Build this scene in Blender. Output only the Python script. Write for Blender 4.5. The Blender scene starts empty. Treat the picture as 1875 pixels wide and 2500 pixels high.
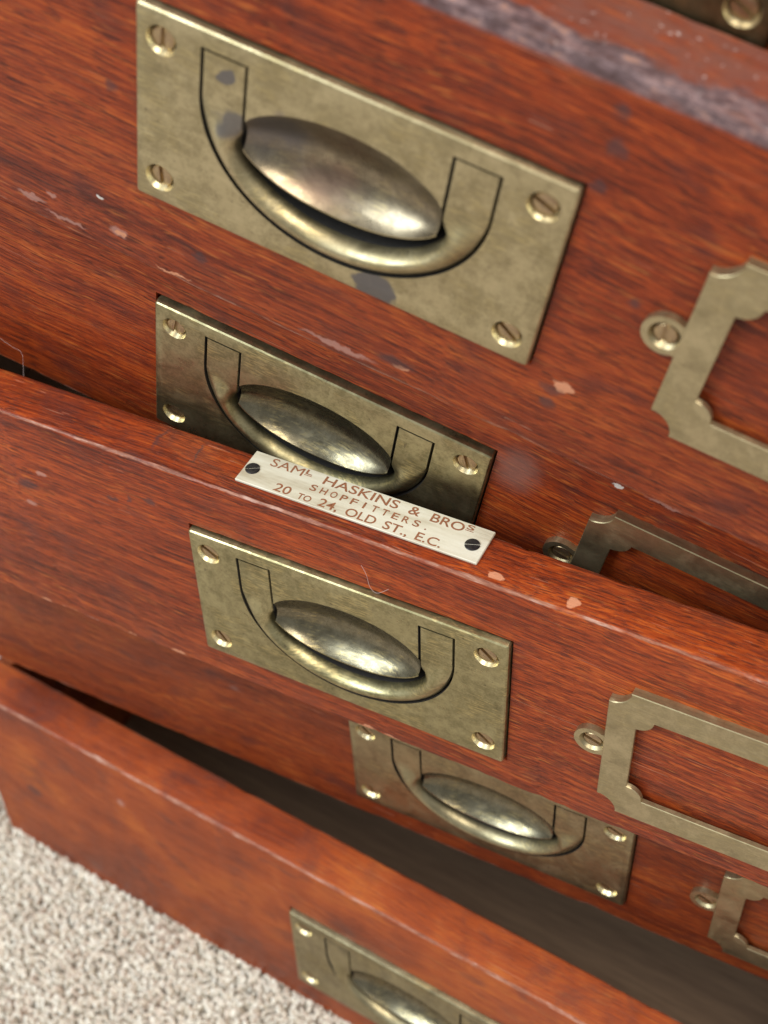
import bpy, bmesh, math, random
from mathutils import Matrix, Vector, noise

random.seed(7)
scene = bpy.context.scene
C = scene.collection
S = 0.1                                   # one handle plate is 0.1 m wide; drawer shapes are in plate widths

# ------------------------------------------------------------------ camera, world, light, exposure
cam_data = bpy.data.cameras.new('camera')
cam = bpy.data.objects.new('camera', cam_data); C.objects.link(cam)
cam.matrix_world = Matrix(((0.8500, -0.3646, 0.3803, 0.1432),
                           (0.5261, 0.6258, -0.5759, -0.2171),
                           (-0.0280, 0.6895, 0.7237, 0.5855),
                           (0, 0, 0, 1)))
cam_data.sensor_fit = 'HORIZONTAL'
cam_data.sensor_width = 36.0
cam_data.lens = 72.1
cam_data.clip_start = 0.01
cam_data.clip_end = 50.0
cam_data.dof.use_dof = True
cam_data.dof.focus_distance = 0.412
cam_data.dof.aperture_fstop = 19.0
scene.camera = cam
scene.cycles.max_bounces = 7
scene.cycles.diffuse_bounces = 3
scene.cycles.glossy_bounces = 4

world = bpy.data.worlds.new('World'); scene.world = world; world.use_nodes = True
bg = world.node_tree.nodes['Background']
bg.inputs['Color'].default_value = (0.93, 0.96, 1.0, 1)
bg.inputs['Strength'].default_value = 0.36

def area_light(name, loc, target, sx, sy, power, color):
    l = bpy.data.lights.new(name, 'AREA'); l.shape = 'RECTANGLE'; l.size = sx; l.size_y = sy
    l.energy = power; l.color = color
    o = bpy.data.objects.new(name, l); C.objects.link(o)
    o.location = loc
    o.rotation_euler = (Vector(target) - Vector(loc)).to_track_quat('-Z', 'Y').to_euler()
    return o
area_light('window_light', (-0.95, -1.2, 1.55), (0.0, 0.0, 0.22), 0.9, 1.25, 36, (0.80, 0.91, 1.0))
area_light('room_light', (0.7, -0.5, 2.0), (0.0, 0.0, 0.2), 0.9, 0.9, 22, (1.0, 0.95, 0.88))

scene.view_settings.view_transform = 'Standard'
scene.view_settings.look = 'None'
scene.view_settings.exposure = 0.28
scene.view_settings.gamma = 1.0
scene.view_settings.use_curve_mapping = False

# ------------------------------------------------------------------ node helpers
class NT:
    def __init__(self, mat):
        mat.use_nodes = True
        self.t = mat.node_tree; self.t.nodes.clear()
    def n(self, typ, **kw):
        nd = self.t.nodes.new(typ)
        for k, v in kw.items(): setattr(nd, k, v)
        return nd
    def link(self, a, b): self.t.links.new(a, b)
    def setin(self, sock, v):
        if hasattr(v, 'is_linked') or isinstance(v, bpy.types.NodeSocket): self.link(v, sock)
        else: sock.default_value = v
    def math(self, op, a, b=0.0, c=None, clamp=False):
        nd = self.n('ShaderNodeMath', operation=op); nd.use_clamp = clamp
        self.setin(nd.inputs[0], a); self.setin(nd.inputs[1], b)
        if c is not None: self.setin(nd.inputs[2], c)
        return nd.outputs[0]
    def mapping(self, vec, loc=(0, 0, 0), rot=(0, 0, 0), scale=(1, 1, 1)):
        nd = self.n('ShaderNodeMapping'); self.link(vec, nd.inputs['Vector'])
        nd.inputs['Location'].default_value = loc; nd.inputs['Rotation'].default_value = rot; nd.inputs['Scale'].default_value = scale
        return nd.outputs[0]
    def noise(self, vec, scale, detail=3.0, rough=0.55, dist=0.0, col=False):
        nd = self.n('ShaderNodeTexNoise'); self.link(vec, nd.inputs['Vector'])
        nd.inputs['Scale'].default_value = scale; nd.inputs['Detail'].default_value = detail
        nd.inputs['Roughness'].default_value = rough; nd.inputs['Distortion'].default_value = dist
        return nd.outputs['Color'] if col else nd.outputs['Fac']
    def rng(self, v, a, b, c=0.0, d=1.0, smooth=True):
        nd = self.n('ShaderNodeMapRange'); nd.interpolation_type = 'SMOOTHSTEP' if smooth else 'LINEAR'
        self.setin(nd.inputs['Value'], v)
        for k, x in zip(('From Min', 'From Max', 'To Min', 'To Max'), (a, b, c, d)): self.setin(nd.inputs[k], x)
        return nd.outputs['Result']
    def mix(self, fac, a, b, mode='MIX'):
        nd = self.n('ShaderNodeMix', data_type='RGBA', blend_type=mode)
        self.setin(nd.inputs[0], fac)
        for i, v in ((6, a), (7, b)):
            if isinstance(v, tuple): nd.inputs[i].default_value = (*v, 1)
            else: self.link(v, nd.inputs[i])
        return nd.outputs[2]
    def ramp(self, fac, stops):
        nd = self.n('ShaderNodeValToRGB'); self.link(fac, nd.inputs[0])
        e = nd.color_ramp.elements
        while len(e) < len(stops): e.new(0.5)
        for el, (p, c) in zip(e, stops): el.position = p; el.color = (*c, 1)
        return nd.outputs[0]
    def vmath(self, op, a, b=None):
        nd = self.n('ShaderNodeVectorMath', operation=op); self.setin(nd.inputs[0], a)
        if b is not None: self.setin(nd.inputs[1], b)
        return nd.outputs['Value'] if op == 'LENGTH' else nd.outputs[0]
    def out(self, color, rough, metal=0.0, bump=None, bstr=0.2, bdist=0.0004, coat=0.0, coat_rough=0.2, spec=0.5):
        p = self.n('ShaderNodeBsdfPrincipled')
        self.setin(p.inputs['Base Color'], color if not isinstance(color, tuple) else (*color, 1))
        self.setin(p.inputs['Roughness'], rough); self.setin(p.inputs['Metallic'], metal)
        self.setin(p.inputs['Coat Weight'], coat); p.inputs['Coat Roughness'].default_value = coat_rough
        p.inputs['Specular IOR Level'].default_value = spec
        if bump is not None:
            b = self.n('ShaderNodeBump'); b.inputs['Strength'].default_value = bstr; b.inputs['Distance'].default_value = bdist
            self.link(bump, b.inputs['Height']); self.link(b.outputs[0], p.inputs['Normal'])
        o = self.n('ShaderNodeOutputMaterial'); self.link(p.outputs[0], o.inputs[0])
        return p

# ------------------------------------------------------------------ materials
def mahogany(name, seed, ht, hb, T, wear=1.0, top_wear=0.0, tint=(1, 1, 1), chips=(), soft=0.0):
    """Red lacquered mahogany. Object space: x along the grain, y into the board, z up; metres.
    chips: (x, y, z, rx, rz, kind) in plate widths; bare wood, dark stain, pale film or scuff."""
    m = bpy.data.materials.new(name); g = NT(m)
    tc = g.n('ShaderNodeTexCoord').outputs['Object']
    P = g.mapping(tc, loc=(seed * 3.17, seed * 1.3, seed * 2.71), rot=(0, math.radians(-2.5 + (seed % 3)), 0))
    # slow waviness of the grain
    wv = g.noise(P, 9.0, 2.0, 0.5, col=True)
    sep = g.n('ShaderNodeSeparateXYZ'); g.link(tc, sep.inputs[0])
    W2 = g.vmath('MULTIPLY', wv, (0.0, 0.012, 0.012))
    Pw = g.vmath('ADD', P, W2)
    broad = g.noise(g.mapping(Pw, scale=(3.0, 60, 60)), 1.0, 4.0, 0.6)
    mid = g.noise(g.mapping(Pw, scale=(14, 330, 330)), 1.0, 3.0, 0.6)
    fine = g.noise(g.mapping(Pw, scale=(30, 1900, 1900)), 1.0, 2.0, 0.6)
    flake = g.noise(g.mapping(Pw, loc=(1.3, 8.7, 2.1), scale=(190, 1150, 1150)), 1.0, 3.0, 0.65, 0.3)
    fleck = g.noise(g.mapping(Pw, loc=(3.3, 1.7, 9.1), scale=(120, 1100, 1100)), 1.0, 1.0, 0.5)
    cloud = g.noise(P, 26.0, 3.0, 0.55)
    blot = g.noise(g.mapping(P, scale=(60, 60, 110)), 1.0, 3.0, 0.6, 0.4)
    v = g.math('ADD', g.math('MULTIPLY', broad, 0.24), g.math('ADD', g.math('MULTIPLY', mid, 0.24), g.math('ADD', g.math('MULTIPLY', fine, 0.34), g.math('MULTIPLY', flake, 0.18))))
    if soft: v = g.math('ADD', g.math('MULTIPLY', v, 1 - soft), g.math('MULTIPLY', g.math('ADD', g.math('MULTIPLY', cloud, 0.55), 0.245), soft))
    col = g.ramp(v, [(0.385, (0.074, 0.0128, 0.0054)), (0.455, (0.190, 0.0278, 0.0078)), (0.53, (0.325, 0.0510, 0.0105)), (0.62, (0.480, 0.1030, 0.0165))])
    fl2 = g.noise(g.mapping(Pw, loc=(5.1, 3.3, 7.7), scale=(165, 950, 950)), 1.0, 3.0, 0.7, 0.5)
    col = g.mix(g.rng(fl2, 0.46, 0.34, 0.0, 0.40 * (1 - soft)), col, (0.080, 0.018, 0.0095))
    col = g.mix(g.rng(fl2, 0.56, 0.70, 0.0, 0.28 * (1 - soft)), col, (0.50, 0.115, 0.020))
    # orange fire between the pores
    fk = g.math('MULTIPLY', g.rng(fleck, 0.58, 0.74), g.rng(cloud, 0.38, 0.62))
    col = g.mix(g.math('MULTIPLY', fk, 0.5 * (1 - soft)), col, (0.60, 0.185, 0.035))
    # dark pores, short dashes along the grain
    pore = g.noise(g.mapping(Pw, loc=(7.7, 4.2, 1.3), scale=(150, 2300, 2300)), 1.0, 1.0, 0.5)
    pore2 = g.noise(g.mapping(Pw, loc=(2.7, 6.2, 5.3), scale=(16, 2500, 2500)), 1.0, 2.0, 0.5)
    pm = g.math('MAXIMUM', g.rng(pore, 0.58, 0.68), g.math('MULTIPLY', g.rng(pore2, 0.55, 0.68), 0.85))
    col = g.mix(g.math('MULTIPLY', pm, 0.72 * (1 - soft)), col, (0.062, 0.015, 0.008))
    # old polish, darker brown violet clouds
    col = g.mix(g.rng(blot, 0.50, 0.72, 0.0, 0.45), col, (0.085, 0.025, 0.019))
    if tint != (1, 1, 1): col = g.mix(1.0, col, tint, 'MULTIPLY')
    rough = g.math('ADD', g.rng(cloud, 0.3, 0.7, 0.30 + 0.2 * soft, 0.46 + 0.15 * soft), g.math('MULTIPLY', pm, 0.15))
    # rubbed arrises: bare pale wood along the top front and bottom front edges
    wn = g.noise(g.mapping(tc, loc=(seed, 0, 0), scale=(60, 420, 420)), 1.0, 4.0, 0.7)
    wn2 = g.noise(g.mapping(tc, loc=(seed * 2, 5, 0), scale=(16, 16, 16)), 1.0, 3.0, 0.6)
    wn3 = g.noise(g.mapping(tc, loc=(seed * 4, 2, 7), scale=(70, 70, 70)), 1.0, 4.0, 0.7)
    def edge(z0, y0, width):
        dy = g.math('SUBTRACT', sep.outputs['Y'], y0); dz = g.math('SUBTRACT', sep.outputs['Z'], z0)
        d = g.math('SQRT', g.math('ADD', g.math('MULTIPLY', dy, dy), g.math('MULTIPLY', dz, dz)))
        dd = g.math('ADD', d, g.math('MULTIPLY', g.math('SUBTRACT', wn, 0.5), width * 2.6))
        dd = g.math('ADD', dd, g.math('MULTIPLY', g.math('SUBTRACT', wn2, 0.5), width * 3.0))
        return g.math('MULTIPLY', g.rng(dd, width * 0.75, width * 1.25, 1.0, 0.0), g.rng(wn3, 0.36, 0.56, 0.12, 1.0))
    rawc = g.ramp(g.noise(g.mapping(tc, scale=(120, 700, 700)), 1.0, 3.0, 0.7), [(0.35, (0.17, 0.060, 0.035)), (0.52, (0.34, 0.145, 0.085)), (0.70, (0.54, 0.34, 0.26))])
    ew = edge(ht * S - 0.0005, 0.0005, 0.0012 * wear)
    col = g.mix(g.math('MULTIPLY', ew, 0.85), col, rawc)
    rough = g.math('MAXIMUM', rough, g.math('MULTIPLY', ew, 0.6))
    ew2 = edge(hb * S + 0.0004, 0.0004, 0.0008 * wear)
    col = g.mix(g.math('MULTIPLY', ew2, 0.7), col, rawc)
    ew3 = edge(ht * S - 0.0004, T * S - 0.0004, (0.0014 if top_wear else 0.0007) * wear)
    col = g.mix(g.math('MULTIPLY', ew3, 0.7), col, rawc)
    if top_wear:
        # the top arris of this board is scraped down to grey, weathered wood
        top = g.rng(sep.outputs['Z'], ht * S - 0.0045, ht * S - 0.0028)
        yy = g.math('ADD', sep.outputs['Y'], g.math('MULTIPLY', g.math('SUBTRACT', wn3, 0.5), 0.016))
        lim = g.math('MULTIPLY', top, g.rng(yy, 0.0045, 0.0070, 1.0, 0.0))
        lim = g.math('MULTIPLY', lim, g.rng(wn, 0.30, 0.46, 0.35, 1.0))
        grey = g.ramp(g.noise(g.mapping(tc, scale=(170, 330, 330)), 1.0, 5.0, 0.72), [(0.38, (0.050, 0.038, 0.040)), (0.49, (0.115, 0.085, 0.090)), (0.58, (0.24, 0.16, 0.155)), (0.67, (0.46, 0.23, 0.14))])
        rear = g.math('MULTIPLY', top, g.rng(g.noise(g.mapping(tc, loc=(3, 1, 2), scale=(90, 200, 200)), 1.0, 4.0, 0.7), 0.35, 0.6, 0.35, 0.85))
        col = g.mix(rear, col, (0.185, 0.070, 0.050))
        spk = g.math('MULTIPLY', top, g.rng(g.noise(tc, 520.0, 2.0, 0.6), 0.66, 0.74, 0.0, 0.7))
        col = g.mix(spk, col, (0.55, 0.42, 0.38))
        col = g.mix(g.math('MULTIPLY', lim, top_wear), col, grey)
        rough = g.math('MAXIMUM', rough, g.math('MULTIPLY', lim, 0.5))
    # fine scratches
    scr = g.noise(g.mapping(P, rot=(0, 0.16, 0), scale=(22, 2600, 2600)), 1.0, 0.0)
    sm = g.math('MULTIPLY', g.rng(scr, 0.80, 0.84), 0.5)
    col = g.mix(sm, col, (0.50, 0.22, 0.13))
    # chips, spots and films where the photograph shows them
    warp = g.vmath('ADD', tc, g.vmath('MULTIPLY', g.vmath('SUBTRACT', g.noise(tc, 330.0, 3.0, 0.6, col=True), (0.5, 0.5, 0.5)), (0.005, 0.0, 0.0035)))
    kinds = {'bare': ((0.60, 0.255, 0.135), 0.9, 0.75), 'dark': ((0.055, 0.032, 0.032), 0.62, 0.5), 'pale': ((0.66, 0.62, 0.55), 0.9, 0.5),
             'film': ((0.23, 0.105, 0.078), 0.65, 0.62), 'scuff': ((0.42, 0.21, 0.16), 0.7, 0.6)}
    for (cx, cy, cz, rx, rz, kind, *ry) in chips:
        c_, amt, ro = kinds[kind]; cx -= 0.007; cz -= 0.019; ry = ry[0] if ry else 0.06
        q = g.mapping(warp, loc=(-cx / rx, -cy / ry, -cz / rz), scale=(1 / (rx * S), 1 / (ry * S), 1 / (rz * S)))
        f = g.math('MULTIPLY', g.rng(g.vmath('LENGTH', q), {'film': 0.2, 'dark': 0.35, 'scuff': 0.5}.get(kind, 0.75), 1.0, 1.0, 0.0), amt)
        col = g.mix(f, col, c_)
        rough = g.math('MAXIMUM', rough, g.math('MULTIPLY', f, ro))
    h = g.math('SUBTRACT', g.math('ADD', g.math('MULTIPLY', fine, 0.35), g.math('MULTIPLY', broad, 0.6)), g.math('MULTIPLY', pm, 0.55))
    h = g.math('ADD', h, g.math('MULTIPLY', g.math('ADD', ew, ew2), g.math('MULTIPLY', wn, 1.2)))
    g.out(col, rough, 0.0, h, 0.45, 0.0003, coat=0.06 * (1 - soft), coat_rough=0.12, spec=0.18 + 0.14 * soft)
    return m

def plain_wood(name, c1, c2, rough=0.6):
    m = bpy.data.materials.new(name); g = NT(m)
    tc = g.n('ShaderNodeTexCoord').outputs['Object']
    a = g.noise(g.mapping(tc, scale=(8, 160, 160)), 1.0, 4.0, 0.6)
    b = g.noise(g.mapping(tc, scale=(60, 900, 900)), 1.0, 2.0, 0.6)
    v = g.math('ADD', g.math('MULTIPLY', a, 0.6), g.math('MULTIPLY', b, 0.4))
    g.out(g.ramp(v, [(0.35, c1), (0.65, c2)]), rough, 0.0, b, 0.3, 0.0002)
    return m

def brass(name, base, patina, amount, rough, seed=0.0, scratch=0.35, stains=()):
    m = bpy.data.materials.new(name); g = NT(m)
    tc = g.n('ShaderNodeTexCoord').outputs['Object']
    P = g.mapping(tc, loc=(seed, seed * 0.7, -seed))
    n1 = g.noise(P, 55.0, 5.0, 0.62)
    n2 = g.noise(P, 340.0, 4.0, 0.65)
    n3 = g.noise(P, 1500.0, 2.0, 0.6)
    f = g.math('ADD', g.math('MULTIPLY', n1, 0.5), g.math('ADD', g.math('MULTIPLY', n2, 0.32), g.math('MULTIPLY', n3, 0.18)))
    pat = g.rng(f, 0.41, 0.57)
    smudge = g.noise(g.mapping(P, loc=(4, 1, 9)), 95.0, 4.0, 0.7, 0.8)
    fineln = g.noise(g.mapping(P, rot=(0, -0.5, 0), scale=(60, 300, 3200)), 1.0, 2.0, 0.6)
    # patches where the tarnish is rubbed to yellow metal in fine strokes
    st = g.noise(g.mapping(P, rot=(0, 0.9, 0), scale=(260, 900, 2600)), 1.0, 2.0, 0.6)
    rub = g.math('MULTIPLY', g.rng(n1, 0.49, 0.58), g.rng(st, 0.48, 0.60))
    col = g.mix(g.math('MULTIPLY', pat, amount), base, patina)
    col = g.mix(g.math('MULTIPLY', rub, scratch), col, (0.80, 0.62, 0.27))
    col = g.mix(g.rng(smudge, 0.52, 0.68, 0.0, 0.30), col, tuple(min(1, a * 1.35 + 0.03) for a in base))
    col = g.mix(g.rng(smudge, 0.46, 0.34, 0.0, 0.30), col, tuple(a * 0.55 for a in patina))
    col = g.mix(g.rng(fineln, 0.62, 0.72, 0.0, 0.35), col, tuple(min(1, a * 1.5) for a in base))
    dots = g.rng(g.noise(P, 620.0, 2.0, 0.5), 0.70, 0.76)
    col = g.mix(g.math('MULTIPLY', dots, 0.5), col, (0.10, 0.075, 0.05))
    r = g.math('ADD', g.rng(f, 0.35, 0.65, rough - 0.07, rough + 0.08), g.rng(smudge, 0.35, 0.65, -0.05, 0.05))
    met = 0.93
    if stains:
        warp = g.vmath('ADD', tc, g.vmath('MULTIPLY', g.vmath('SUBTRACT', g.noise(tc, 160.0, 2.0, 0.5, col=True), (0.5, 0.5, 0.5)), (0.008, 0.0, 0.008)))
        for (cx, cz, rx, rz, c_, amt, soft) in stains:
            q = g.vmath('MULTIPLY', warp, (1 / (rx * S), 0.0, 1 / (rz * S)))
            q = g.vmath('SUBTRACT', q, (cx / rx, 0.0, cz / rz))
            k = g.math('MULTIPLY', g.rng(g.vmath('LENGTH', q), soft, 1.0, 1.0, 0.0), amt)
            col = g.mix(k, col, c_)
            r = g.math('ADD', r, g.math('MULTIPLY', k, 0.06))
    g.out(col, r, met, g.math('ADD', n2, g.math('MULTIPLY', st, 0.5)), 0.10, 0.0002)
    return m

def simple(name, c, rough, metal=0.0, noise_scale=0, var=0.3):
    m = bpy.data.materials.new(name); g = NT(m)
    if noise_scale:
        tc = g.n('ShaderNodeTexCoord').outputs['Object']
        n = g.noise(tc, noise_scale, 4.0, 0.65)
        dark = tuple(x * (1 - var) for x in c)
        g.out(g.mix(g.rng(n, 0.35, 0.65), dark, c), rough, metal, n, 0.15, 0.0002)
    else: g.out(c, rough, metal)
    return m

BASE, PATI = (0.41, 0.35, 0.190), (0.220, 0.187, 0.093)
GREYB = (0.17, 0.155, 0.15)
M_brass_top = brass('aged_brass_warm', (0.48, 0.395, 0.225), (0.31, 0.25, 0.132), 0.85, 0.42, 0.0, 0.25,
    stains=[(-0.285, 0.165, 0.017, 0.022, GREYB, 0.9, 0.8), (-0.27, 0.055, 0.035, 0.05, GREYB, 0.85, 0.6), (-0.205, 0.045, 0.05, 0.05, (0.2, 0.15, 0.14), 0.7, 0.3),
            (-0.13, 0.01, 0.16, 0.09, (0.26, 0.17, 0.12), 0.6, 0.2), (0.115, -0.235, 0.065, 0.045, GREYB, 0.95, 0.85), (-0.15, 0.135, 0.02, 0.02, (0.3, 0.24, 0.18), 0.6, 0.3)])
M_brass_a = brass('aged_brass_olive', BASE, PATI, 0.85, 0.36, 3.1, 0.4)
M_brass_b = brass('aged_brass_green', (0.42, 0.36, 0.190), (0.235, 0.20, 0.096), 0.85, 0.36, 8.4, 0.4)
M_brass_c = brass('aged_brass_dull', (0.39, 0.33, 0.19), (0.23, 0.19, 0.105), 0.8, 0.40, 5.7, 0.3)
M_brass_frame = brass('aged_brass_frame', (0.46, 0.375, 0.215), (0.32, 0.26, 0.142), 0.7, 0.42, 1.9, 0.12)
M_brass_shaded = brass('shaded_brass', (0.20, 0.165, 0.085), (0.09, 0.075, 0.04), 0.8, 0.42, 7.9, 0.1)  # rear drawer's brass, its shade behind the upper drawer painted into the colour
M_screw = brass('screw_brass', (0.50, 0.36, 0.20), (0.30, 0.20, 0.12), 0.8, 0.36, 2.2, 0.3)
M_ring = brass('countersink_brass', (0.84, 0.74, 0.48), (0.62, 0.52, 0.30), 0.6, 0.28, 4.2, 0.3)
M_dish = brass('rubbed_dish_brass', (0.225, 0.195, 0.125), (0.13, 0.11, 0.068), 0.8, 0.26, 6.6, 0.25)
M_dish_warm = brass('rubbed_dish_brass_stained', (0.31, 0.25, 0.16), (0.175, 0.138, 0.09), 0.8, 0.31, 2.6, 0.15,
    stains=[(-0.17, 0.06, 0.11, 0.09, GREYB, 0.9, 0.3), (-0.05, -0.03, 0.12, 0.06, (0.22, 0.13, 0.09), 0.7, 0.2)])
M_grime_shade = simple('crevice_grime_shade', (0.022, 0.017, 0.012), 0.8, 0, 700, 0.4)  # slot grime, and shade painted into the gap behind the bail
M_iron = simple('blackened_screw', (0.055, 0.048, 0.05), 0.45, 0.7, 900, 0.4)
M_inner = plain_wood('drawer_lining_wood', (0.16, 0.095, 0.055), (0.27, 0.17, 0.10))
M_ink = simple('engraved_red_lettering', (0.34, 0.125, 0.05), 0.7, 0, 2200, 0.5)
M_lint = simple('lint_fibre', (0.50, 0.36, 0.32), 0.8)

def ivory():
    m = bpy.data.materials.new('ivory'); g = NT(m)
    tc = g.n('ShaderNodeTexCoord').outputs['Object']
    n = g.noise(g.mapping(tc, scale=(40, 260, 260)), 1.0, 4.0, 0.65)
    d = g.noise(tc, 900.0, 3.0, 0.6)
    col = g.ramp(n, [(0.3, (0.42, 0.35, 0.235)), (0.5, (0.60, 0.54, 0.405)), (0.7, (0.68, 0.63, 0.50))])
    col = g.mix(g.rng(d, 0.62, 0.78, 0, 0.5), col, (0.50, 0.40, 0.30))
    g.out(col, 0.42, 0.0, d, 0.1, 0.0002)
    return m
M_ivory = ivory()

def carpet_mats():
    m = bpy.data.materials.new('carpet_backing'); g = NT(m)
    tc = g.n('ShaderNodeTexCoord').outputs['Object']
    n = g.noise(tc, 420.0, 4.0, 0.7)
    big = g.noise(tc, 14.0, 3.0, 0.6)
    col = g.ramp(n, [(0.32, (0.32, 0.25, 0.21)), (0.5, (0.58, 0.50, 0.43)), (0.66, (0.76, 0.70, 0.63))])
    col = g.mix(g.rng(big, 0.35, 0.65, 0.0, 0.25), col, (0.40, 0.32, 0.27))
    g.out(col, 0.95, 0.0, n, 0.6, 0.003, spec=0.2)
    m2 = bpy.data.materials.new('carpet_yarn'); g = NT(m2)
    at = g.n('ShaderNodeAttribute'); at.attribute_name = 'yarn'
    tc = g.n('ShaderNodeTexCoord').outputs['Object']
    n = g.noise(tc, 1900.0, 2.0, 0.6)
    col = g.mix(g.rng(n, 0.3, 0.7, 0.0, 0.22), at.outputs['Color'], (0.38, 0.30, 0.24))
    g.out(col, 0.92, 0.0, n, 0.4, 0.0006, spec=0.2)
    return m, m2
M_carpet, M_yarn = carpet_mats()

# ------------------------------------------------------------------ mesh helpers
def mesh_obj(name, verts, faces, mat, parent=None, smooth=None, mesh=None):
    if mesh is None:
        mesh = bpy.data.meshes.new(name); mesh.from_pydata([tuple(v) for v in verts], [], faces); mesh.update()
    if mat is not None and not mesh.materials: mesh.materials.append(mat)
    if smooth is not None:
        for p in mesh.polygons: p.use_smooth = True
        mesh.set_sharp_from_angle(angle=math.radians(smooth))
    o = bpy.data.objects.new(name, mesh); C.objects.link(o)
    if parent: o.parent = parent
    return o

def fix_normals(mesh):
    bm = bmesh.new(); bm.from_mesh(mesh); bmesh.ops.recalc_face_normals(bm, faces=bm.faces); bm.to_mesh(mesh); bm.free()

def box_data(x0, x1, y0, y1, z0, z1):
    v = [(x0, y0, z0), (x1, y0, z0), (x1, y1, z0), (x0, y1, z0), (x0, y0, z1), (x1, y0, z1), (x1, y1, z1), (x0, y1, z1)]
    f = [(0, 3, 2, 1), (4, 5, 6, 7), (0, 1, 5, 4), (1, 2, 6, 5), (2, 3, 7, 6), (3, 0, 4, 7)]
    return v, f

def bevel_box_mesh(name, dims, bev, seg=2):
    v, f = box_data(*dims)
    me = bpy.data.meshes.new(name); me.from_pydata(v, [], f)
    bm = bmesh.new(); bm.from_mesh(me)
    bmesh.ops.bevel(bm, geom=list(bm.edges), offset=bev, segments=seg, affect='EDGES', profile=0.5)
    bm.to_mesh(me); bm.free()
    return me

def prism_mesh(name, poly, y0, y1):
    """closed polygon in (x, z), extruded from y0 to y1"""
    n = len(poly)
    v = [(x, y0, z) for x, z in poly] + [(x, y1, z) for x, z in poly]
    f = [tuple(range(n)), tuple(range(2 * n - 1, n - 1, -1))] + [(i, i + n, (i + 1) % n + n, (i + 1) % n) for i in range(n)]
    me = bpy.data.meshes.new(name); me.from_pydata(v, [], f); fix_normals(me)
    return me

def cone_mesh(name, cx, cz, ya, ra, yb, rb, n=40):
    v = []; 
    for y, r in ((ya, ra), (yb, rb)):
        v += [(cx + r * math.cos(2 * math.pi * i / n), y, cz + r * math.sin(2 * math.pi * i / n)) for i in range(n)]
    f = [tuple(range(n)), tuple(range(2 * n - 1, n - 1, -1))] + [(i, i + n, (i + 1) % n + n, (i + 1) % n) for i in range(n)]
    me = bpy.data.meshes.new(name); me.from_pydata(v, [], f); fix_normals(me)
    return me

def boolean(me, cutters):
    """mesh minus the cutter meshes (exact); cutters are discarded"""
    tmp = bpy.data.objects.new('tmp_target', me); C.objects.link(tmp)
    objs = []
    for c in cutters:
        o = bpy.data.objects.new('tmp_cutter', c); C.objects.link(o); objs.append(o)
        md = tmp.modifiers.new('cut', 'BOOLEAN'); md.operation = 'DIFFERENCE'; md.solver = 'EXACT'; md.object = o
    dg = bpy.context.evaluated_depsgraph_get(); dg.update()
    out = bpy.data.meshes.new_from_object(tmp.evaluated_get(dg))
    for o in objs + [tmp]:
        d = o.data; bpy.data.objects.remove(o); bpy.data.meshes.remove(d)
    out.materials.clear()
    return out

def smoothstep(a, b, x):
    t = max(0.0, min(1.0, (x - a) / (b - a))); return t * t * (3 - 2 * t)

# ------------------------------------------------------------------ handle plate (shared meshes), in metres about the plate centre
PH = 0.5304 / 2
PROUD = 0.0019                            # how far the plate stands off the wood
SCX, SCZ = 0.4368, PH - 0.0739
def ell(cx, cz, a, b, t): return (cx + a * math.cos(t), cz + b * math.sin(t))
OA, OB, OC = 0.338, 0.304, 0.10           # outer curve of the bail
IA, IB, IC = 0.239, 0.117, 0.038          # inner curve / finger dish
TOPZ, INX = 0.2150, 0.2375

def dish_up(x): return 0.058 + 0.102 * max(0.0, 1 - abs(x / 0.24) ** 2.1) ** 0.65
def dish_low(x): return 0.014 - 0.088 * max(0.0, 1 - abs(x / 0.24) ** 2.3) ** 0.7

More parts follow.
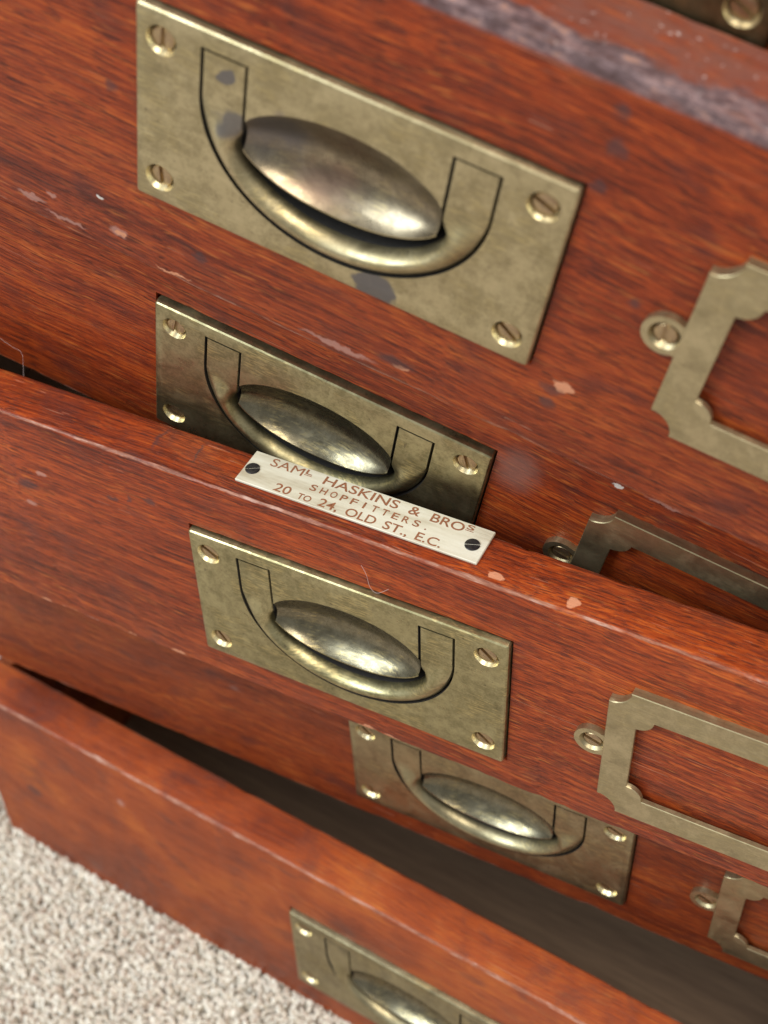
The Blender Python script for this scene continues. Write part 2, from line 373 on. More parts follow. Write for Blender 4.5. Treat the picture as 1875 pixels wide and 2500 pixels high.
def build_plate_mesh():
    me = bevel_box_mesh('handle_plate', (-0.5 * S, 0.5 * S, -PROUD, 0.0135, -PH * S, PH * S), 0.0010, 3)
    cut = []
    # pocket for the bail: outer outline minus the tongue between the straps
    g = 0.0055
    outer = [(-OA - g, TOPZ + g)] + [ell(0, OC, OA + g, OB + g, math.pi + math.pi * i / 48) for i in range(49)] + [(OA + g, TOPZ + g)]
    a0 = math.radians(12.5)
    inner = [(INX - g, TOPZ + g)] + [(INX - g, 0.075)] + [(xx, dish_low(xx) - 0.004) for xx in (0.2318 - 0.4636 * i / 40 for i in range(41))] + [(-INX + g, 0.075)] + [(-INX + g, TOPZ + g)]
    poly = [(x * S, z * S) for x, z in outer + inner]
    cut.append(prism_mesh('pocket', poly, -0.006, 0.0085))
    # finger dish: a lens-shaped hollow, deepest below the middle
    nx, ns = 72, 22; v = []; f = []
    for i in range(nx + 1):
        x = -0.2385 + 0.477 * i / nx
        a, b = dish_up(x), dish_low(x)
        D = 0.0062 * max(0.0, 1 - (x / 0.2385) ** 2) ** 0.6 + 0.0003
        for k in range(ns + 1):
            t = k / ns
            v.append((x * S, -PROUD + D * (t ** 1.15 * (1 - t) ** 0.80) / 0.2575 + (0.00004 if 0 < k < ns else -0.00005), (a + (b - a) * t) * S))
    K = ns + 1; m0 = len(v)
    for i in range(nx + 1):
        x = -0.2385 + 0.477 * i / nx
        for t in (0, 1): v.append((x * S, -PROUD - 0.004, (dish_up(x), dish_low(x))[t] * S))
    f += [(i * K + k, i * K + k + 1, (i + 1) * K + k + 1, (i + 1) * K + k) for i in range(nx) for k in range(ns)]
    f += [(m0 + 2 * i, m0 + 2 * i + 1, m0 + 2 * i + 3, m0 + 2 * i + 2) for i in range(nx)]
    f += [(i * K, (i + 1) * K, m0 + 2 * i + 2, m0 + 2 * i) for i in range(nx)]
    f += [(i * K + ns, (i + 1) * K + ns, m0 + 2 * i + 3, m0 + 2 * i + 1) for i in range(nx)]
    f += [tuple(range(K)) + (m0 + 1, m0), tuple(nx * K + k for k in range(K)) + (m0 + 2 * nx + 1, m0 + 2 * nx)]
    d = bpy.data.meshes.new('dish'); d.from_pydata(v, [], f); fix_normals(d); cut.append(d)
    for sx in (-1, 1):
        for sz in (-1, 1):
            cut.append(cone_mesh('sink', sx * SCX * S, sz * SCZ * S, -PROUD - 0.0006, 0.0039, 0.0010, 0.0026))
    out = boolean(me, cut)
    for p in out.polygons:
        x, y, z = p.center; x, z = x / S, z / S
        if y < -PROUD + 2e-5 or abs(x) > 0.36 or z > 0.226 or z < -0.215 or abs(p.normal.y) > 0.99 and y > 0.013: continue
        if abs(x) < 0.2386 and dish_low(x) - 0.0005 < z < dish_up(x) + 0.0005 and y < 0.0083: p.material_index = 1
        elif y < 0.013: p.material_index = 2          # grime plus painted shade in the slots round the bail
    return out

def build_bail_mesh():
    st = []                                # (outer, inner, weight)
    for i in range(8):
        z = TOPZ - (TOPZ - 0.105) * i / 8
        zi = TOPZ - (TOPZ - 0.068) * i / 8
        st.append(((-OA, z), (-INX, zi), 0.0))
    a0 = math.radians(12.7); N = 64
    for i in range(N + 1):
        t = math.pi * i / N
        po = ell(0, OC, OA, OB, math.pi + t)
        pi_ = ell(0, 0.050, 0.238 + 0.024 * smoothstep(0.02, 0.35, math.sin(t)), 0.189, math.pi + t)
        st.append((po, pi_, smoothstep(0.0, 0.30, math.sin(t))))
    for i in range(7, -1, -1):
        z = TOPZ - (TOPZ - 0.105) * i / 8
        zi = TOPZ - (TOPZ - 0.068) * i / 8
        st.append(((OA, z), (INX, zi), 0.0))
    prof = [(0.0, -0.0080), (0.0, -0.0030), (0.0, -0.0004), (0.03, 0.0008), (0.09, 0.0019), (0.17, 0.0028), (0.27, 0.0035), (0.38, 0.0039), (0.50, 0.0038), (0.63, 0.0033), (0.77, 0.0026), (0.90, 0.0018), (1.0, 0.0012), (1.0, -0.001)]
    flat = [(0.0, -0.008), (0.0, -0.004), (0.0, 0.0014), (0.025, 0.0018), (0.12, 0.0019), (0.22, 0.0019), (0.33, 0.0019), (0.45, 0.0019), (0.58, 0.0019), (0.72, 0.0019), (0.86, 0.0019), (0.975, 0.0018), (1.0, 0.0013), (1.0, -0.001)]
    verts = []; K = len(prof)
    for (po, pi_, w) in st:
        for (va, za), (vb, zb) in zip(flat, prof):
            v = va + (vb - va) * w; z = za + (zb - za) * w
            x = pi_[0] + (po[0] - pi_[0]) * v; zz = pi_[1] + (po[1] - pi_[1]) * v
            verts.append((x * S, -z, zz * S))
    faces = [(i * K + j, i * K + j + 1, (i + 1) * K + j + 1, (i + 1) * K + j) for i in range(len(st) - 1) for j in range(K - 1)]
    faces += [tuple(range(K)), tuple(range(len(verts) - 1, len(verts) - 1 - K, -1))]
    me = bpy.data.meshes.new('bail_handle'); me.from_pydata(verts, [], faces); fix_normals(me)
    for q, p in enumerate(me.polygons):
        if q < len(faces) - 2 and q % (K - 1) in (0, 1): p.material_index = 2      # shade of the finger gap painted on the inner wall
    return me

def build_screw_mesh(r, depth, slot=0.00055, dome=0.00035):
    """slotted head: two D-shaped halves over a lower disc, axis along -y, top at y = 0"""
    v = []; f = []
    n = 22
    for sgn in (1, -1):
        a0 = math.asin(slot / r)
        ring = []
        pts = [(r * math.cos(a0 + (math.pi - 2 * a0) * i / n), sgn * r * math.sin(a0 + (math.pi - 2 * a0) * i / n)) for i in range(n + 1)]
        b = len(v)
        for s_, y in ((1.0, depth), (1.0, 0.00012), (0.94, -0.00006)):
            for x, z in pts: v.append((x * s_, y, max(slot, abs(z) * s_) * sgn))
        L = n + 1
        for k in range(2):
            for i in range(n): f.append((b + k * L + i, b + k * L + i + 1, b + (k + 1) * L + i + 1, b + (k + 1) * L + i))
            f.append((b + k * L, b + (k + 1) * L, b + (k + 1) * L + n, b + k * L + n))
        # domed cap as a fan from a ridge point
        c = len(v); v.append((0, -dome, slot * 1.6 * sgn + r * 0.25 * sgn))
        for i in range(n): f.append((b + 2 * L + i, b + 2 * L + i + 1, c))
        f.append((b + 2 * L + n, b + 2 * L, c))
    b = len(v)
    for y in (depth, 0.0007):
        for i in range(32): v.append((r * math.cos(i * math.pi / 16), y, r * math.sin(i * math.pi / 16)))
    f.append(tuple(b + 32 + i for i in range(32)))
    for i in range(32): f.append((b + i, b + (i + 1) % 32, b + 32 + (i + 1) % 32, b + 32 + i))
    me = bpy.data.meshes.new('screw'); me.from_pydata(v, [], f); fix_normals(me)
    return me

def build_ring_mesh():
    """bright cone of the countersunk hole"""
    n = 40; v = []; f = []
    for y, r in ((-PROUD - 0.00004, 0.00366), (0.0003, 0.00268)):
        v += [(r * math.cos(2 * math.pi * i / n), y, r * math.sin(2 * math.pi * i / n)) for i in range(n)]
    for y, r in ((0.00025, 0.0036),):
        v += [(r * math.cos(2 * math.pi * i / n), y, r * math.sin(2 * math.pi * i / n)) for i in range(n)]
    f = [(i, (i + 1) % n, n + (i + 1) % n, n + i) for i in range(n)]
    me = bpy.data.meshes.new('countersink'); me.from_pydata(v, [], f)
    return me

def arc(cx, cz, r, a0, a1, n=8):
    return [(cx + r * math.cos(math.radians(a0 + (a1 - a0) * i / n)), cz + r * math.sin(math.radians(a0 + (a1 - a0) * i / n))) for i in range(n + 1)]

HX0, HX1, HZ = 0.788, 1.62, 0.270
def holder_loops(grow=0.0, inset=0.0):
    r = 0.058
    o = []                                  # outer outline, clockwise from left side going up; concave corners
    o += arc(HX0, HZ, r, -90, 0) + arc(HX1, HZ, r, 180, 270) + arc(HX1, -HZ, r, 90, 180) + arc(HX0, -HZ, r, 0, 90)
    ix0, ix1, iz = HX0 + 0.081 - inset, HX1 - 0.081 + inset, 0.180 + inset
    q = 0.047
    i = []
    i += arc(ix0, iz, q, -90, 0) + arc(ix1, iz, q, 180, 270) + arc(ix1, -iz, q, 90, 180) + arc(ix0, -iz, q, 0, 90)
    return o, i

def ring_prism(name, o, i, y0, y1, bev=0.0):
    """frame between outer and inner loops (same point count), with a small chamfer on the front arrises"""
    n = len(o)
    def shrink(loop, d):
        out = []
        for k in range(n):
            p0, p1, p2 = Vector(loop[k - 1]), Vector(loop[k]), Vector(loop[(k + 1) % n])
            t = (p2 - p0).normalized(); nr = Vector((t.y, -t.x)); out.append(tuple(p1 + nr * d))
        return out
    L = [(o, y1), (o, y0 + bev), (shrink(o, bev / S), y0), (shrink(i, -bev / S), y0), (i, y0 + bev), (i, y1)]
    v = [(x * S, y, z * S) for loop, y in L for x, z in loop]
    f = [(a * n + k, a * n + (k + 1) % n, ((a + 1) % 6) * n + (k + 1) % n, ((a + 1) % 6) * n + k) for a in range(6) for k in range(n)]
    me = bpy.data.meshes.new(name); me.from_pydata(v, [], f); fix_normals(me)
    return me

ME_plate, ME_bail = build_plate_mesh(), build_bail_mesh()
ME_screw, ME_screw_small, ME_sink = build_screw_mesh(0.00270, 0.0022), build_screw_mesh(0.0026, 0.002), build_ring_mesh()
ME_pin = build_screw_mesh(0.0021, 0.0012, 0.00022, 0.0002)
_o, _i = holder_loops(); ME_frame = ring_prism('frame', _o, _i, -0.0026, -0.0011, 0.0002)
_o, _i = holder_loops(inset=0.055); ME_rim = ring_prism('frame_rim', [(x, z) for x, z in _o], _i, -0.0012, 0.0003)

def lug_mesh():
    """eye for the screw with a short neck into the frame"""
    cx, r = 0.7544, 0.052
    pts = [(HX0 + 0.008, 0.046)] + arc(cx, 0, r, 60, 300, 24) + [(HX0 + 0.008, -0.046)]
    v, n = [], len(pts)
    me = prism_mesh('lug', [(x * S, z * S) for x, z in pts], -0.0019, 0.0003)
    return boolean(me, [cone_mesh('sink', cx * S, 0, -0.0026, 0.0041, 0.0002, 0.0022)])
ME_lug = lug_mesh()
for me_, an in ((ME_plate, 28), (ME_bail, 50), (ME_screw, 30), (ME_screw_small, 30), (ME_pin, 30), (ME_sink, 30), (ME_frame, 35), (ME_rim, 35), (ME_lug, 35)):
    for p in me_.polygons: p.use_smooth = True
    me_.set_sharp_from_angle(angle=math.radians(an))

def part(name, base_mesh, mat, parent, loc=(0, 0, 0), roty=0.0, tilt=0.0):
    """mesh shared by shape and material"""
    key = base_mesh.name + '|' + mat.name
    me = part.cache.get(key)
    if me is None:
        me = base_mesh.copy(); idx = [p.material_index for p in me.polygons]
        me.materials.clear(); me.materials.append(mat)
        if any(idx): me.materials.append(M_dish_warm if mat is M_brass_top else M_dish); me.materials.append(M_grime_shade)
        for p, i_ in zip(me.polygons, idx): p.material_index = i_
        part.cache[key] = me
    o = bpy.data.objects.new(name, me); C.objects.link(o); o.parent = parent; o.location = loc
    o.rotation_euler = (tilt, roty, 0)
    return o
part.cache = {}

# ------------------------------------------------------------------ carpet
def build_carpet():
    n = 40; ext = 2.2; v = []; f = []
    for j in range(n + 1):
        for i in range(n + 1):
            v.append((-ext + 2 * ext * i / n, -ext + 2 * ext * j / n, -0.0065))
    for j in range(n):
        for i in range(n): f.append((j * (n + 1) + i, j * (n + 1) + i + 1, (j + 1) * (n + 1) + i + 1, (j + 1) * (n + 1) + i))
    o = mesh_obj('carpet', v, f, M_carpet); o['kind'] = 'structure'
    rnd = random.Random(3)
    pal = [(0.76, 0.70, 0.585), (0.74, 0.665, 0.545), (0.79, 0.735, 0.63), (0.71, 0.625, 0.51), (0.77, 0.71, 0.60), (0.66, 0.56, 0.455), (0.54, 0.43, 0.34)]
    verts, faces, cols = [], [], []
    step = 0.0016
    x = -0.29
    while x < 0.01:
        y = -0.20
        while y < 0.03:
            px, py = x + rnd.uniform(-.5, .5) * step, y + rnd.uniform(-.5, .5) * step
            h = rnd.uniform(0.0056, 0.0072); r = rnd.uniform(0.0008, 0.0012)
            lx, ly = rnd.gauss(0, 0.0016), rnd.gauss(0, 0.0016)
            k = noise.noise((px * 30, py * 30, 0)) * 0.5 + rnd.random()
            c = pal[int(max(0, min(0.999, k * 0.9)) * len(pal))]
            s_ = rnd.uniform(0.92, 1.18); c = tuple(min(1, a * s_) for a in c)
            b = len(verts); t0 = rnd.random() * 6.28; tw = rnd.uniform(0.5, 1.4)
            for q, (zz, rr) in enumerate(((0, .8), (.45, 1.15), (.85, .95), (1.0, .45))):
                for m_ in range(5):
                    a = t0 + tw * q + m_ * 1.2566
                    verts.append((px + lx * zz * zz + r * rr * math.cos(a), py + ly * zz * zz + r * rr * math.sin(a), -0.0065 + h * zz))
            for q in range(3):
                for m_ in range(5):
                    faces.append((b + q * 5 + m_, b + q * 5 + (m_ + 1) % 5, b + (q + 1) * 5 + (m_ + 1) % 5, b + (q + 1) * 5 + m_))
            faces.append(tuple(b + 15 + m_ for m_ in range(5)))
            cols += [c] * 20
            y += step
        x += step
    p = mesh_obj('carpet_pile', verts, faces, M_yarn)
    at = p.data.color_attributes.new('yarn', 'FLOAT_COLOR', 'POINT')
    flat = [w for c in cols for w in (*c, 1.0)]
    at.data.foreach_set('color', flat)
    for pl in p.data.polygons: pl.use_smooth = True
    p['kind'] = 'stuff'; p['label'] = 'short twisted beige and brown carpet pile in front of the drawers'; p['category'] = 'carpet'
build_carpet()

# ------------------------------------------------------------------ drawers
def board_mesh(x0, x1, z0, z1, T, seed, r_top=0.0016, r_bot=0.0010, rough=0.00013):
    """front board: rounded cross-section swept along x, the arrises a little dented; metres"""
    sec = []                                # (y, z, is_front)
    def corner(cy, cz, r, a0, a1, n=4): return [(cy + r * math.cos(math.radians(a0 + (a1 - a0) * i / n)), cz + r * math.sin(math.radians(a0 + (a1 - a0) * i / n))) for i in range(n + 1)]
    sec += corner(r_bot, z0 + r_bot, r_bot, 270, 180)       # bottom front
    sec += corner(r_top, z1 - r_top, r_top, 180, 90)        # top front
    sec += corner(T - r_top, z1 - r_top, r_top, 90, 0)      # top back
    sec += corner(T - r_bot, z0 + r_bot, r_bot, 0, -90)
    K = len(sec); N = 150; v = []
    cyc, czc = T / 2, (z0 + z1) / 2
    for i in range(N + 1):
        x = x0 + (x1 - x0) * i / N
        for k, (y, z) in enumerate(sec):
            cn = k // 5
            d = noise.noise((x * 90 + seed * 7, cn * 9.1, 0.3)) + 0.7 * noise.noise((x * 330 + seed * 3, cn * 5.3, k * 0.15))
            d = max(0.0, d - 0.1) * rough * 3.2
            sy, sz = (1 if y < cyc else -1), (1 if z < czc else -1)
            e = 0.00012 * noise.noise((x * 14, cn, seed))
            v.append((x, y + sy * d + e, z + sz * d + e))
    f = [(i * K + k, i * K + (k + 1) % K, (i + 1) * K + (k + 1) % K, (i + 1) * K + k) for i in range(N) for k in range(K)]
    f += [tuple(range(K)), tuple(range((N + 1) * K - 1, N * K - 1, -1))]
    me = bpy.data.meshes.new('front_board'); me.from_pydata(v, [], f); fix_normals(me)
    return me

def drawer(label, loc, R, ht, hb, T, x0, x1, wood, plate_mat, screw_angles, body, holder=True, holder_angles=(0.2,), gap_top=0.35, seed=1.0, plate_label=None, plate_shift=0.0, side_mat=None):
    """loc, R: place of the plate centre on the front face and the drawer's axes (right, back, up)"""
    root = bpy.data.objects.new('drawer', None); C.objects.link(root); root.empty_display_size = 0.03
    Rm = Matrix(R)
    base = Vector(loc) + Rm @ Vector((0, PROUD, hb * S))
    root.matrix_world = Matrix.Translation(base) @ Rm.to_4x4()
    root['label'] = label; root['category'] = 'drawer'; root['group'] = 'brass handled mahogany drawers'
    up = (0, 0, -hb * S)
    me = board_mesh(x0 * S, x1 * S, hb * S, ht * S, T * S, seed)
    mort = bpy.data.meshes.new('mortise')
    g = 0.0005
    vv, ff = box_data(-0.5 * S - g, 0.5 * S + g, -0.01, 0.0142, -PH * S - g, PH * S + g + gap_top * 0.001)
    mort.from_pydata(vv, [], ff); fix_normals(mort)
    me = boolean(me, [mort]); me.name = 'front_board'
    for p in me.polygons: p.use_smooth = True
    me.set_sharp_from_angle(angle=math.radians(40))
    me.materials.append(wood)
    o = bpy.data.objects.new('front_board', me); C.objects.link(o); o.parent = root; o.location = up
    # carcass of the drawer
    bz0, bz1, depth, *lft = body
    bzl = lft[0] if lft else bz1
    th = 0.007
    for nm, d in (('side_panel', (x0 * S + 0.004, x0 * S + 0.004 + th, T * S, depth, bz0 * S, bzl * S)),
                  ('side_panel', (x1 * S - 0.004 - th, x1 * S - 0.004, T * S, depth, bz0 * S, bz1 * S)),
                  ('back_panel', (x0 * S + 0.0042 + th, x1 * S - 0.0042 - th, depth - th, depth - 0.0002, bz0 * S, bz1 * S)),
                  ('bottom_panel', (x0 * S + 0.0042 + th, x1 * S - 0.0042 - th, T * S, depth - th - 0.0002, bz0 * S + 0.001, bz0 * S + 0.005))):
        m_ = bevel_box_mesh(nm, d, 0.0006, 1); m_.materials.append(side_mat if side_mat and nm == 'side_panel' else M_inner)
        b = bpy.data.objects.new(nm, m_); C.objects.link(b); b.parent = root; b.location = up
    # handle plate, its bail and screws
    pl = part('handle_plate', ME_plate, plate_mat, root, (plate_shift, 0, -hb * S))
    if plate_label: pl['label'] = plate_label
    part('bail_handle', ME_bail, plate_mat, pl)
    k = 0
    for sx in (-1, 1):
        for sz in (1, -1):
            lc = (sx * SCX * S, -PROUD + 0.0010, sz * SCZ * S)
            part('screw', ME_screw, M_screw, pl, lc, screw_angles[k], 0.04 * ((k % 2) * 2 - 1)); k += 1
            part('countersink', ME_sink, M_ring, pl, (sx * SCX * S, 0, sz * SCZ * S))
    if holder:
        h = part('label_frame', ME_frame, M_brass_frame, root, up)
        part('frame_rim', ME_rim, M_brass_frame, h)
        part('lug', ME_lug, M_brass_frame, h)
        part('screw', ME_screw_small, M_screw, h, (0.7544 * S, -0.0019 + 0.0007, 0), holder_angles[0])
    return root

X0, X1 = -1.95, 1.75
R1 = ((0.9725, -0.0982, 0.2110), (0.1109, 0.9926, -0.0493), (-0.2046, 0.0713, 0.9762))
L1 = (-0.0144, 0.0090, 0.3959)
m1 = Matrix(R1)
L0 = Vector(L1) + m1 @ Vector((0.205 * S, 0.246 * S, 0.790 * S))

W0 = mahogany('mahogany_rear', 9.0, 0.55, -0.36, 0.2)
W1 = mahogany('mahogany_upper', 1.0, 0.5501, -0.5238, 0.2222, wear=0.8, top_wear=0.8, tint=(0.86, 0.84, 0.9), chips=[
    (0.597, 0, -0.276, 0.028, 0.022, 'bare'), (0.575, 0, -0.30, 0.04, 0.022, 'dark'), (-0.605, 0, -0.34, 0.012, 0.006, 'pale'), (-0.553, 0, -0.432, 0.035, 0.018, 'scuff'), (-0.545, 0, -0.435, 0.02, 0.008, 'bare'),
    (-0.80, 0, -0.445, 0.05, 0.010, 'scuff'), (-0.70, 0, -0.47, 0.07, 0.008, 'scuff'), (-0.567, 0, 0.012, 0.022, 0.02, 'dark'), (-0.331, 0, -0.39, 0.022, 0.02, 'dark'),
    (0.532, 0, 0.30, 0.022, 0.025, 'dark'), (0.532, 0, 0.485, 0.022, 0.025, 'dark'), (0.545, 0, 0.40, 0.03, 0.03, 'dark'), (0.679, 0, 0.048, 0.022, 0.02, 'dark'),
    (0.575, 0, -0.346, 0.03, 0.022, 'dark'), (0.219, 0, -0.452, 0.025, 0.009, 'bare'), (0.20, 0, -0.44, 0.07, 0.025, 'dark'), (-0.40, 0, -0.488, 0.05, 0.005, 'bare'), (0.05, 0, -0.475, 0.12, 0.010, 'scuff'), (-0.745, 0, -0.41, 0.016, 0.010, 'scuff')])
W2 = mahogany('mahogany_second', 2.0, 0.510, -0.352, 0.19, tint=(0.92, 0.86, 0.86), chips=[
    (0.575, 0, 0.26, 0.09, 0.13, 'film'), (0.827, 0, 0.377, 0.011, 0.011, 'pale'), (0.95, 0, 0.385, 0.06, 0.008, 'scuff')])
W3 = mahogany('mahogany_middle', 3.0, 0.4654, -0.392, 0.1645, wear=0.42, chips=[
    (-1.13, 0, -0.366, 0.03, 0.007, 'bare'), (-1.04, 0, -0.366, 0.035, 0.006, 'bare'), (-0.95, 0, -0.366, 0.03, 0.006, 'scuff'), (-0.80, 0, -0.366, 0.03, 0.007, 'bare'), (0.14, 0, -0.364, 0.03, 0.006, 'bare'),
    (-0.622, 0, 0.323, 0.026, 0.022, 'dark'), (-0.762, 0, 0.276, 0.02, 0.012, 'dark'), (-1.016, 0, 0.267, 0.024, 0.012, 'scuff'), (-1.088, 0, 0.116, 0.03, 0.014, 'scuff'), (-0.70, 0, 0.30, 0.01, 0.02, 'dark'),
    (0.051, 0, -0.362, 0.03, 0.012, 'bare'), (-0.62, 0, -0.362, 0.035, 0.010, 'bare'), (0.655, 0.035, 0.478, 0.020, 0.03, 'bare', 0.022), (0.44, 0.035, 0.481, 0.025, 0.02, 'bare', 0.014), (-1.08, 0, 0.20, 0.05, 0.03, 'dark'),
    (-0.63, 0.1, 0.48, 0.012, 0.2, 'dark'), (-0.50, 0.1, 0.48, 0.007, 0.2, 'dark')])
W4 = mahogany('mahogany_fourth', 4.0, 0.505, -0.400, 0.17, tint=(0.82, 0.92, 1.0), soft=0.25, chips=[(-0.95, 0, 0.12, 0.03, 0.02, 'film')])  # browner tint takes in the shade of the drawer above
W5 = mahogany('mahogany_lowest', 5.0, 0.5915, -0.4647, 0.1795, wear=0.55, tint=(1.02, 1.22, 1.35), soft=0.62, chips=[
    (-1.282, 0, 0.364, 0.022, 0.03, 'scuff'), (-1.80, 0, 0.05, 0.06, 0.05, 'dark')])

drawer('mahogany drawer glimpsed behind the scraped top edge in the upper right corner', L0, R1, 0.55, -0.36, 0.2, -1.75, 1.6, W0, M_brass_shaded, (0.3, 0.2, 0.9, 0.4), (-0.14, 0.4, 0.24), holder=False, seed=9.0)
d1 = drawer('topmost large mahogany drawer with grey scraped top edge and spotted brass handle plate', L1, R1, 0.5501, -0.5238, 0.2222, X0, X1, W1, M_brass_top,
       (1.62, 1.45, 0.35, 0.62), (-0.48, 0.36, 0.27), holder_angles=(1.5,), seed=1.0, gap_top=0.2, plate_label='brass handle plate with grey blue stains')
d2 = drawer('mahogany drawer set back behind the ivory maker label, its plate foot hidden', (-0.0428, 0.0300, 0.2927),
       ((0.9712, -0.0962, 0.2178), (0.1157, 0.9902, -0.0783), (-0.2081, 0.1012, 0.9728)), 0.510, -0.352, 0.19, X0, X1, W2, M_brass_a,
       (1.7, 0.35, 1.2, 0.5), (-0.28, 0.40, 0.26), seed=2.0, gap_top=1.1)
d3 = drawer('middle mahogany drawer with the ivory maker label on its top edge', (-0.0200, 0.0072, 0.2392),
       ((0.9961, -0.0880, 0.0011), (0.0880, 0.9961, 0.0066), (-0.0016, -0.0065, 1.0)), 0.4654, -0.392, 0.1645, X0, X1, W3, M_brass_b,
       (0.55, 0.95, 0.75, 0.70), (-0.375, -0.29, 0.26, 0.36), seed=3.0, gap_top=0.4, holder_angles=(0.3,))
d4 = drawer('mahogany drawer under the labelled drawer, its handle plate partly covered from above', (0.0147, 0.0313, 0.1487),
       ((0.9956, -0.0919, 0.0207), (0.0929, 0.9939, -0.0592), (-0.0151, 0.0609, 0.9980)), 0.505, -0.400, 0.17, -2.15, 1.6, W4, M_brass_c,
       (0.8, 1.1, 0.4, 0.5), (-0.38, 0.14, 0.22), seed=4.0, holder_angles=(0.5,))
d5 = drawer('lowest mahogany drawer standing on the carpet, blurred in the foreground corner', (0.0, 0.0, 0.0446),
       ((1, 0, 0), (0, 1, 0), (0, 0, 1)), 0.5915, -0.4647, 0.1795, -2.06, 1.6, W5, M_brass_c,
       (0.4, 0.3, 0.9, 0.5), (-0.45, 0.575, 0.26), seed=5.0, side_mat=W5)

# ------------------------------------------------------------------ ivory maker's label on the middle drawer
HB3, HT3 = -0.392, 0.4654
lab_me = bevel_box_mesh('maker_label', (-0.0365, 0.0365, -0.0062, 0.0062, 0.0, 0.0009), 0.0002, 1)
lab_me.materials.append(M_ivory)
lab = bpy.data.objects.new('maker_label', lab_me); C.objects.link(lab); lab.parent = d3
lab.location = (0.0008, 0.0107, (HT3 - HB3) * S + 0.00005); lab['label'] = 'small ivory label with red engraved lettering'

def text_mesh(body, size, x0, x1, y, z, squash=1.0, bold=0.00004):
    cu = bpy.data.curves.new('lettering', 'FONT'); cu.body = body; cu.size = size; cu.extrude = 0.00003; cu.offset = 0.0 if 'M' in body else bold
    cu.resolution_u = 6
    o = bpy.data.objects.new('tmp_text', cu); C.objects.link(o)
    dg = bpy.context.evaluated_depsgraph_get(); dg.update()
    me = bpy.data.meshes.new_from_object(o.evaluated_get(dg)); bpy.data.objects.remove(o)
    xs = [v.co.x for v in me.vertices]; a, b = min(xs), max(xs)
    for v in me.vertices: v.co = (x0 + (v.co.x - a) / (b - a) * (x1 - x0), v.co.y * squash + y, v.co.z + z)
    me.materials.clear(); me.materials.append(M_ink)
    t = bpy.data.objects.new('lettering', me); C.objects.link(t); t.parent = lab
    return t
# label coords: x = (photo x - 0.8 mm), y toward the back
zt = 0.00092
def lx(v): return v * S - 0.0008
for body, a, b, yb, cap in (('SAM', -0.296, -0.196, 0.132, 0.030), ('L', -0.190, -0.170, 0.146, 0.017), ('HASKINS', -0.130, 0.098, 0.1315, 0.030), ('&', 0.130, 0.163, 0.131, 0.030),
                            ('BRO', 0.196, 0.292, 0.1305, 0.030), ('S', 0.297, 0.318, 0.146, 0.017)):
    text_mesh(body, cap * S / 0.69, lx(a), lx(b), yb * S - 0.0107, zt)
for i, ch in enumerate('SHOPFITTERS'):
    xa = -0.152 + 0.0312 * i
    w = 0.006 if ch == 'I' else 0.0195
    text_mesh(ch, 0.0225 * S / 0.69, lx(xa + (0.0065 if ch == 'I' else 0)), lx(xa + (0.0065 if ch == 'I' else 0) + w), 0.0955 * S - 0.0107, zt)
text_mesh('.', 0.0225 * S / 0.69, lx(0.197), lx(0.202), 0.0955 * S - 0.0107, zt)
for body, a, b, cap in (('20', -0.241, -0.192, 0.029), ('TO', -0.168, -0.127, 0.021), ('24,', -0.104, -0.046, 0.029), ('OLD', -0.022, 0.068, 0.029), ('ST.,', 0.092, 0.164, 0.029), ('E.C.', 0.188, 0.262, 0.029)):
    text_mesh(body, cap * S / 0.69, lx(a), lx(b), 0.0525 * S - 0.0107, zt)
for (a, b, yb) in ((-0.191, -0.168, 0.1415), (0.296, 0.320, 0.1415)):     # strokes under the raised L and S
    v, f = box_data(lx(a), lx(b), yb * S - 0.0107 - 0.0001, yb * S - 0.0107 + 0.0001, zt, zt + 0.00005)
    mesh_obj('lettering', v, f, M_ink, lab)
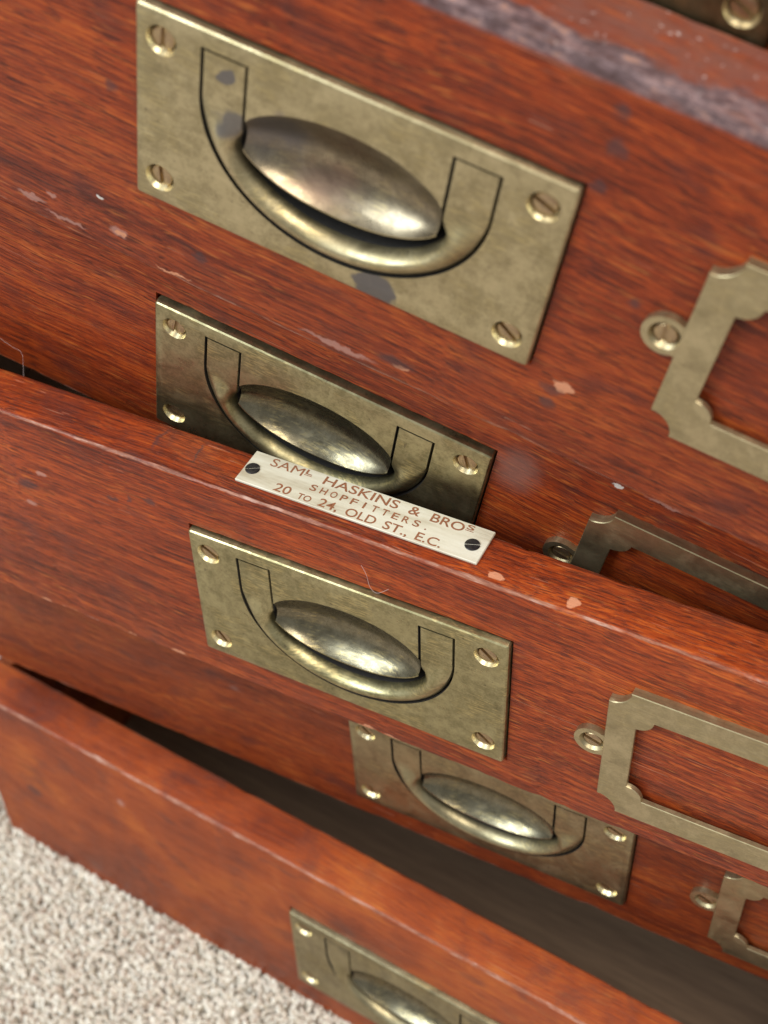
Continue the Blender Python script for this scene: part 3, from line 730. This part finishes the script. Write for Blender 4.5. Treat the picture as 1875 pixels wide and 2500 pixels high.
for sx, a in ((-0.331, 0.5), (0.336, 0.35)):
    part('screw', ME_pin, M_iron, lab, (lx(sx), 0.0998 * S - 0.0107, 0.0012), 0, 0).rotation_euler = (-math.pi / 2, 0, a)

# ------------------------------------------------------------------ a stray thread and a strand of web
def strand(name, pts, r, label, cat):
    v = []; f = []
    P = [Vector(p) for p in pts]
    Q = []
    for i in range(len(P) - 1):
        p0, p1, p2, p3 = P[max(0, i - 1)], P[i], P[i + 1], P[min(len(P) - 1, i + 2)]
        for k in range(6):
            t = k / 6
            Q.append(0.5 * ((2 * p1) + (p2 - p0) * t + (2 * p0 - 5 * p1 + 4 * p2 - p3) * t * t + (3 * p1 - p0 - 3 * p2 + p3) * t ** 3))
    Q.append(P[-1])
    for i, p in enumerate(Q):
        t = (Q[min(i + 1, len(Q) - 1)] - Q[max(i - 1, 0)]).normalized()
        u = t.cross(Vector((0.3, 1, 0.2))).normalized(); w = t.cross(u)
        for k in range(5): a = k * 1.2566; v.append(p + (u * math.cos(a) + w * math.sin(a)) * r)
    for i in range(len(Q) - 1):
        for k in range(5): f.append((i * 5 + k, i * 5 + (k + 1) % 5, i * 5 + 5 + (k + 1) % 5, i * 5 + 5 + k))
    o = mesh_obj(name, v, f, M_lint, smooth=60); o['label'] = label; o['category'] = cat
    return o
def on(dr, hb, x, z, out=0.0012):
    return dr.matrix_world @ Vector((x * S, -out, (z - hb) * S))
bpy.context.view_layer.update()
strand('lint_thread', [on(d3, HB3, x, z, o_) for x, z, o_ in ((0.058, 0.368, 0.0006), (0.074, 0.342, 0.001), (0.086, 0.302, 0.0014), (0.11, 0.294, 0.002), (0.14, 0.311, 0.0006))], 0.00005,
       'fine pale thread caught above the brass plate of the labelled drawer', 'thread')
strand('web_strand', [on(d2, -0.352, x, z, o_) for x, z, o_ in ((-1.06, -0.24, 0.001), (-1.001, -0.259, 0.001), (-0.966, -0.265, 0.0012), (-0.945, -0.30, 0.004), (-0.905, -0.34, 0.010))], 0.00004,
       'fine pale cobweb strand at the left edge in the gap between two drawers', 'cobweb')
